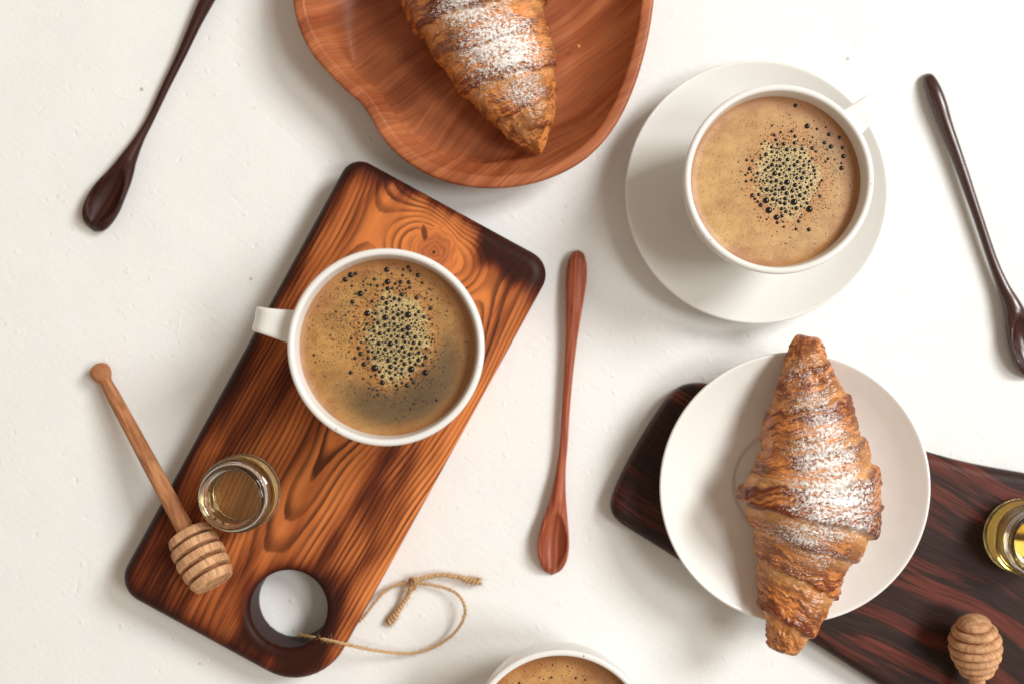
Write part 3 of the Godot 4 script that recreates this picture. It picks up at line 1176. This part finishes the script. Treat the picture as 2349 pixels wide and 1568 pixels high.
	make_croissant("sugared croissant lying across the round white plate", [[1852, 768, 0], [1851, 773, 26], [1852, 800, 44], [1852, 850, 62], [1859, 900, 84], [1863, 950, 102], [1866, 1000, 120], [1871, 1055, 137], [1870, 1100, 150], [1862, 1140, 160], [1862, 1190, 152], [1858, 1225, 140], [1850, 1262, 123], [1842, 1300, 107], [1833, 1350, 97], [1820, 1400, 80], [1811, 1440, 58], [1801, 1475, 44], [1795, 1494, 34], [1793, 1501, 0]],
		0.045, 0.0212, 0.0385, [[1800, 860, 1935, 830, -1, 0.14], [1770, 945, 1968, 905, -1, 0.18], [1740, 1050, 2000, 1000, -1, 0.18], [1690, 1112, 2015, 1066, -1, 0.34], [1690, 1148, 2012, 1232, 1, 0.40], [1722, 1208, 1975, 1290, 1, 0.20], [1738, 1275, 1925, 1375, 1, 0.26], [1745, 1396, 1868, 1466, 1, 0.24]],
		[[1900, 1130, 130, 85, 1.1], [1890, 1050, 95, 75, 1.0], [1890, 990, 80, 60, 0.8], [1870, 930, 70, 60, 0.6], [1840, 860, 50, 50, 0.42], [1940, 1190, 90, 60, 0.8], [1850, 1215, 110, 50, 0.8], [1880, 1270, 80, 40, 0.5], [1830, 1300, 80, 60, 0.25]], 640)

	# ---- spoons
	spoon("dark brown wooden spoon at the upper left, bowl lying beside bare table", M.wood_dark, [[545, -150, 0], [540, -138, 22], [520, -90, 38], [478, -8, 33], [448, 52, 26], [416, 122, 21], [376, 203, 18], [344, 270, 17], [318, 318, 22], [297, 360, 36], [276, 402, 56], [254, 440, 72], [238, 470, 78], [222, 500, 70], [212, 519, 46], [207, 529, 0]], 0.0045, 0.79)
	spoon("reddish brown wooden spoon lying in the middle of the table", M.wood_red, [[1328, 572, 0], [1327, 580, 26], [1324, 604, 44], [1322, 640, 48], [1319, 680, 43], [1315, 730, 34], [1310, 790, 26], [1304, 860, 21], [1298, 940, 19], [1294, 1010, 19], [1288, 1070, 21], [1282, 1125, 32], [1278, 1165, 45], [1273, 1205, 62], [1269, 1245, 73], [1268, 1280, 66], [1267, 1308, 40], [1267, 1323, 0]], 0.0042, 0.80)
	spoon("glossy dark wooden spoon at the right edge, its bowl cut off by the frame", M.wood_gloss, [[2130, 164, 0], [2133, 172, 22], [2142, 200, 33], [2155, 240, 36], [2172, 290, 31], [2196, 355, 27], [2222, 430, 24], [2245, 497, 22], [2278, 594, 22], [2301, 653, 27], [2319, 695, 38], [2334, 737, 54], [2348, 780, 70], [2360, 822, 68], [2370, 852, 46], [2377, 870, 0]], 0.0052, 0.80)

	# ---- honey jars and dippers
	var j1 := P(530.0, 1142.0, 0.0515)
	j1.y = 0.025
	make_jar("small clear glass jar of pale honey on the scorched pine board", "pale honey in the jar on the pine board", j1, M.honey_pale, 2.15)
	var j2 := P(2337.0, 1226.0, 0.016)
	j2.y = 0.016
	make_jar("small glass jar of golden honey on the dark rosewood board", "golden honey in the jar on the rosewood board", j2, M.honey_gold, 2.2)
	var da := P(222, 838, 0.0055)
	var db := P(492, 1338, 0.0425)
	make_dipper("pale wooden honey dipper leaning on the scorched pine board", da, db, [[1.08, 0.64, 0.74, 0.0, 0.46, 0.08], [1.26, 0.66, 0.78, 0.0, 0.46, 0.02], [1.30, 0.66, 0.80, 0.0, 0.46, 0.0], [1.27, 0.64, 0.78, 0.0, 0.45, -0.03], [1.18, 0.48, 0.74, 0.0, 0.48, -0.14]], true)
	var ea := P(2262, 1905, 0.012)
	var eb := P(2234, 1412, 0.0385)
	make_dipper("pale wooden honey dipper with a rounded ribbed head on the dark rosewood board", ea, eb, [[0.88, 0.40, 0.62, 2.0, 0.34], [1.08, 0.44, 0.78, 2.0, 0.40], [1.26, 0.46, 0.92, 2.0, 0.42], [1.34, 0.47, 0.98, 2.0, 0.43], [1.32, 0.47, 0.95, 2.0, 0.43], [1.14, 0.45, 0.82, 2.0, 0.41], [0.86, 0.62, 0.6, 1.0, 0.62]], false)

	# ---- twine tied through the pine board
	var tw := thing("twine", "jute twine tied in a loose loop through the hole of the pine board", "twine")
	twine([[686, 1456, 0.9], [705, 1459, 1.6], [730, 1463, 2.3], [765, 1470, 2.72], [800, 1478, 2.70], [835, 1486, 2.2], [880, 1494, 1.4], [935, 1498, 0.8], [985, 1488, 0.6], [1030, 1462, 0.6], [1058, 1430, 0.75], [1067, 1398, 0.85], [1055, 1368, 0.75], [1028, 1350, 0.6], [985, 1340, 0.5], [950, 1337, 0.45], [918, 1339, 0.4], [890, 1350, 0.4], [866, 1372, 0.5], [846, 1398, 0.6], [828, 1420, 0.5], [800, 1440, 0.4]], tw, "loop")
	twine([[940, 1348, 0.55], [950, 1334, 0.75], [972, 1324, 0.65], [1010, 1318, 0.6], [1048, 1322, 0.6], [1078, 1330, 0.5], [1102, 1333, 0.4]], tw, "tail", 0.00082, 1.0)
	twine([[950, 1330, 0.55], [944, 1345, 0.75], [936, 1364, 0.55], [922, 1387, 0.4], [908, 1408, 0.3], [892, 1428, 0.2]], tw, "tail", 0.00080, 1.4)
	twine([[938, 1330, 0.3], [944, 1326, 0.6], [951, 1330, 0.85], [953, 1342, 0.8], [950, 1352, 0.4]], tw, "knot", 0.00066, 0.0)

	# ---- a crumb
	var crumb := SphereMesh.new()
	crumb.radius = 0.0011
	crumb.height = 0.0018
	crumb.radial_segments = 9
	crumb.rings = 5
	var cp := P(1327, 106, 0.0135)
	var cr := thing("crumb", "tiny golden pastry crumb lying in the wooden dish", "crumb", cp)
	part("flake", crumb, M.crumb, cr)


func window_light(called: String, at: Vector3, size: Vector2, energy: float, c: Color) -> void:
	var l := AreaLight3D.new()
	l.name = called
	l.area_size = size
	l.light_energy = energy
	l.light_color = c
	l.area_range = 6.0
	l.area_attenuation = 2.0
	l.shadow_enabled = true
	add_child(l)
	l.look_at_from_position(at, Vector3.ZERO, Vector3.UP)


func materials() -> void:
	M.ceramic = mat(lin(0.79, 0.78, 0.745), 0.11, 0.55)
	M.mug_mesh = lathe(mug_profile(), 112)
	M.saucer_mesh = lathe(saucer_profile(), 128)
	M.handle_mesh = handle_mesh()
	M.bubble = mat(lin(0.006, 0.004, 0.003), 0.07, 0.5)
	M.drip = mat(lin(0.50, 0.28, 0.14), 0.3)
	var bs := SphereMesh.new()
	bs.radius = 1.0
	bs.height = 1.0
	bs.is_hemisphere = true
	bs.radial_segments = 16
	bs.rings = 6
	M.bubble_mesh = bs
	var bs2 := SphereMesh.new()
	bs2.radius = 1.0
	bs2.height = 1.0
	bs2.is_hemisphere = true
	bs2.radial_segments = 8
	bs2.rings = 3
	M.small_bubble_mesh = bs2
	M.glass = mat(Color(1, 1, 1, 0.0), 0.0, 0.5)
	M.glass.refraction_enabled = true
	M.glass.refraction_scale = 0.05
	M.pane = mat(Color(1, 1, 1, 0.02), 0.0, 0.5)
	M.pane.transparency = BaseMaterial3D.TRANSPARENCY_ALPHA
	M.honey_pale = mat(Color(1.0, 0.95, 0.74, 0.0), 0.0, 0.5)
	M.honey_pale.refraction_enabled = true
	M.honey_pale.refraction_scale = 0.048
	M.honey_gold = mat(Color(1.0, 0.88, 0.50, 0.0), 0.0, 0.5)
	M.honey_gold.refraction_enabled = true
	M.honey_gold.refraction_scale = 0.048
	M.crust = mat(Color.WHITE, 0.30, 0.5)
	M.crust.vertex_color_use_as_albedo = true
	M.sugar = mat(lin(0.86, 0.83, 0.79), 0.8, 0.4)
	M.crumb = mat(lin(0.55, 0.26, 0.08), 0.6)
	M.jute = mat(lin(0.56, 0.36, 0.185), 0.85, 0.2)
	# woods
	M.pine = mat(Color.WHITE, 0.48, 0.26)
	M.pine.albedo_texture = pine_texture()
	M.pine.heightmap_enabled = true
	M.pine.heightmap_texture = M.pine.albedo_texture
	M.pine.heightmap_scale = 0.02
	M.rosewood = mat(Color.WHITE, 0.48, 0.26)
	M.rosewood.albedo_texture = streak_texture(1000, 1000, 71, 24.0, 2.2, Vector3(0.030, 0.016, 0.013), Vector3(0.120, 0.030, 0.020), Vector3(0.040, 0.015, 0.012), 0.18, 0.22)
	M.acacia = mat(Color.WHITE, 0.40, 0.36)
	M.acacia.albedo_texture = streak_texture(800, 800, 83, 24.0, 1.2, Vector3(0.47, 0.158, 0.062), Vector3(0.32, 0.086, 0.031), Vector3(0.20, 0.050, 0.019), 0.02, 0.42)
	var plain := streak_texture(256, 512, 91, 16.0, 4.0, Vector3(1.0, 1.0, 1.0), Vector3(0.48, 0.40, 0.38), Vector3(0.58, 0.48, 0.46), 0.05, 0.4)
	M.wood_red = mat(lin(0.44, 0.122, 0.058), 0.48, 0.36)
	M.wood_dark = mat(lin(0.055, 0.017, 0.012), 0.50, 0.32)
	M.wood_gloss = mat(lin(0.060, 0.016, 0.011), 0.27, 0.62)
	M.beech = mat(lin(0.76, 0.45, 0.235), 0.62, 0.3)
	M.beech_brown = mat(lin(0.56, 0.26, 0.115), 0.62, 0.3)
	M.beech_dark = mat(lin(0.40, 0.20, 0.10), 0.75, 0.3)
	for m in [M.wood_red, M.wood_dark, M.wood_gloss, M.beech, M.beech_brown, M.beech_dark]:
		m.albedo_texture = plain
		m.heightmap_enabled = true
		m.heightmap_texture = plain
		m.heightmap_scale = 0.008
	for m in [M.beech, M.beech_brown, M.beech_dark]:
		m.heightmap_enabled = false
		m.uv1_triplanar = true
		m.uv1_scale = Vector3(22, 9, 22)
	M.plaster = mat(Color.WHITE, 0.62, 0.4)
	M.plaster.albedo_texture = plaster_colour(1024)
	M.plaster.heightmap_enabled = true
	M.plaster.heightmap_texture = plaster_relief(1400)
	M.plaster.heightmap_scale = 0.12


func table() -> void:
	var pos := PackedVector3Array()
	var uv := PackedVector2Array()
	var sx := 1.5
	var sz := 1.1
	for i in 2:
		for j in 2:
			pos.append(Vector3((j - 0.5) * sx, 0.0, (i - 0.5) * sz))
			uv.append(Vector2(0.5 + (j - 0.5) * sx / 0.62, 0.5 + (i - 0.5) * sz / 0.62))
	var o := part("tabletop", grid(2, 2, pos, uv, PackedColorArray(), false, true), M.plaster, self)
	o.set_meta("kind", "structure")
	o.set_meta("label", "white plastered tabletop with trowel marks")


func pine_board() -> void:
	var O := Vector2(800, 372)
	var A := Vector2(-0.479, 0.878)
	var B := Vector2(0.878, 0.479)
	# rectangle with four different corners, in board units
	var out := PackedVector2Array()
	var corners := [[-19.0, 0.0, 46.0], [-19.0, 527.0, 56.0], [1108.0, 524.0, 128.0], [1108.0, -2.0, 60.0]]
	var dirs := [PI, PI * 1.5, 0.0, PI * 0.5]
	# walk: top-left, top-right, bottom-right, bottom-left; a runs down, b to the right
	for k in 4:
		var c: Array = corners[k]
		var r: float = c[2]
		var ca: float = c[0] + (r if k < 2 else -r)
		var cb: float = c[1] + (r if k == 0 or k == 3 else -r)
		for i in 13:
			var f := PI / 2 * i / 12.0
			var va := 0.0
			var vb := 0.0
			if k == 0:
				va = -sin(f); vb = -cos(f)
			elif k == 1:
				va = -cos(f); vb = sin(f)
			elif k == 2:
				va = sin(f); vb = cos(f)
			else:
				va = cos(f); vb = -sin(f)
			out.append(O + A * (ca + va * r) + B * (cb + vb * r))
	# straight runs get points of their own so that the sides stay even
	var full := PackedVector2Array()
	for i in out.size():
		var a := out[i]
		var b := out[(i + 1) % out.size()]
		var n := maxi(1, int(a.distance_to(b) / 30.0))
		for k in n:
			full.append(a.lerp(b, float(k) / n))
	var kk := PX * (CAM_H - 0.020) / CAM_H
	var uv_of := func(q: Vector2) -> Vector2:
		var g := Vector2(q.x / kk + CX, q.y / kk + CY) - O
		return Vector2((g.dot(B) + 15.0) / 550.0, (g.dot(A) + 20.0) / 1150.0)
	var hc := P(660, 1398, 0.0245)
	var t := thing("cutting_board", "long scorched pine serving board with a round hole and a knot in its grain", "cutting board", Vector3.ZERO, "wooden serving boards")
	part("plank", slab(full, 0.016, 0.0245, 0.0072, uv_of, 0.0005, Vector2(hc.x, hc.z), 0.0205), M.pine, t)


func rosewood_board() -> void:
	var pts := PackedVector2Array()
	for q in [[1404, 1172], [1406, 1140], [1432, 1078], [1475, 1000], [1520, 930], [1550, 895], [1580, 880], [1625, 879], [1700, 898], [1800, 930], [1960, 982], [2125, 1034], [2240, 1064], [2360, 1086], [2500, 1112], [2660, 1150], [2720, 1190], [2730, 1260], [2700, 1420], [2640, 1640], [2580, 1800], [2520, 1850], [2420, 1830], [2300, 1750], [2160, 1662], [2010, 1566], [1860, 1470], [1700, 1374], [1540, 1272], [1450, 1216], [1416, 1192]]:
		pts.append(Vector2(q[0], q[1]))
	var full := smooth(pts, 8, true)
	var uv_of := func(q: Vector2) -> Vector2:
		var d := q.rotated(-0.52) / 0.34
		return Vector2(d.y + 0.3, d.x * 0.9 + 0.1)
	var t := thing("cutting_board", "dark rosewood serving board with red streaks under the white plate", "cutting board", Vector3.ZERO, "wooden serving boards")
	part("plank", slab(full, 0.010, 0.0155, 0.006, uv_of, 0.0005), M.rosewood, t)


func spoon(label: String, m: Material, st: Array, thick: float, bowl_from: float) -> void:
	var t := thing("spoon", label, "spoon", Vector3.ZERO, "long wooden spoons")
	part("carved_spoon", spoon_mesh(st, thick, bowl_from, 0.0022, 1.15), m, t)
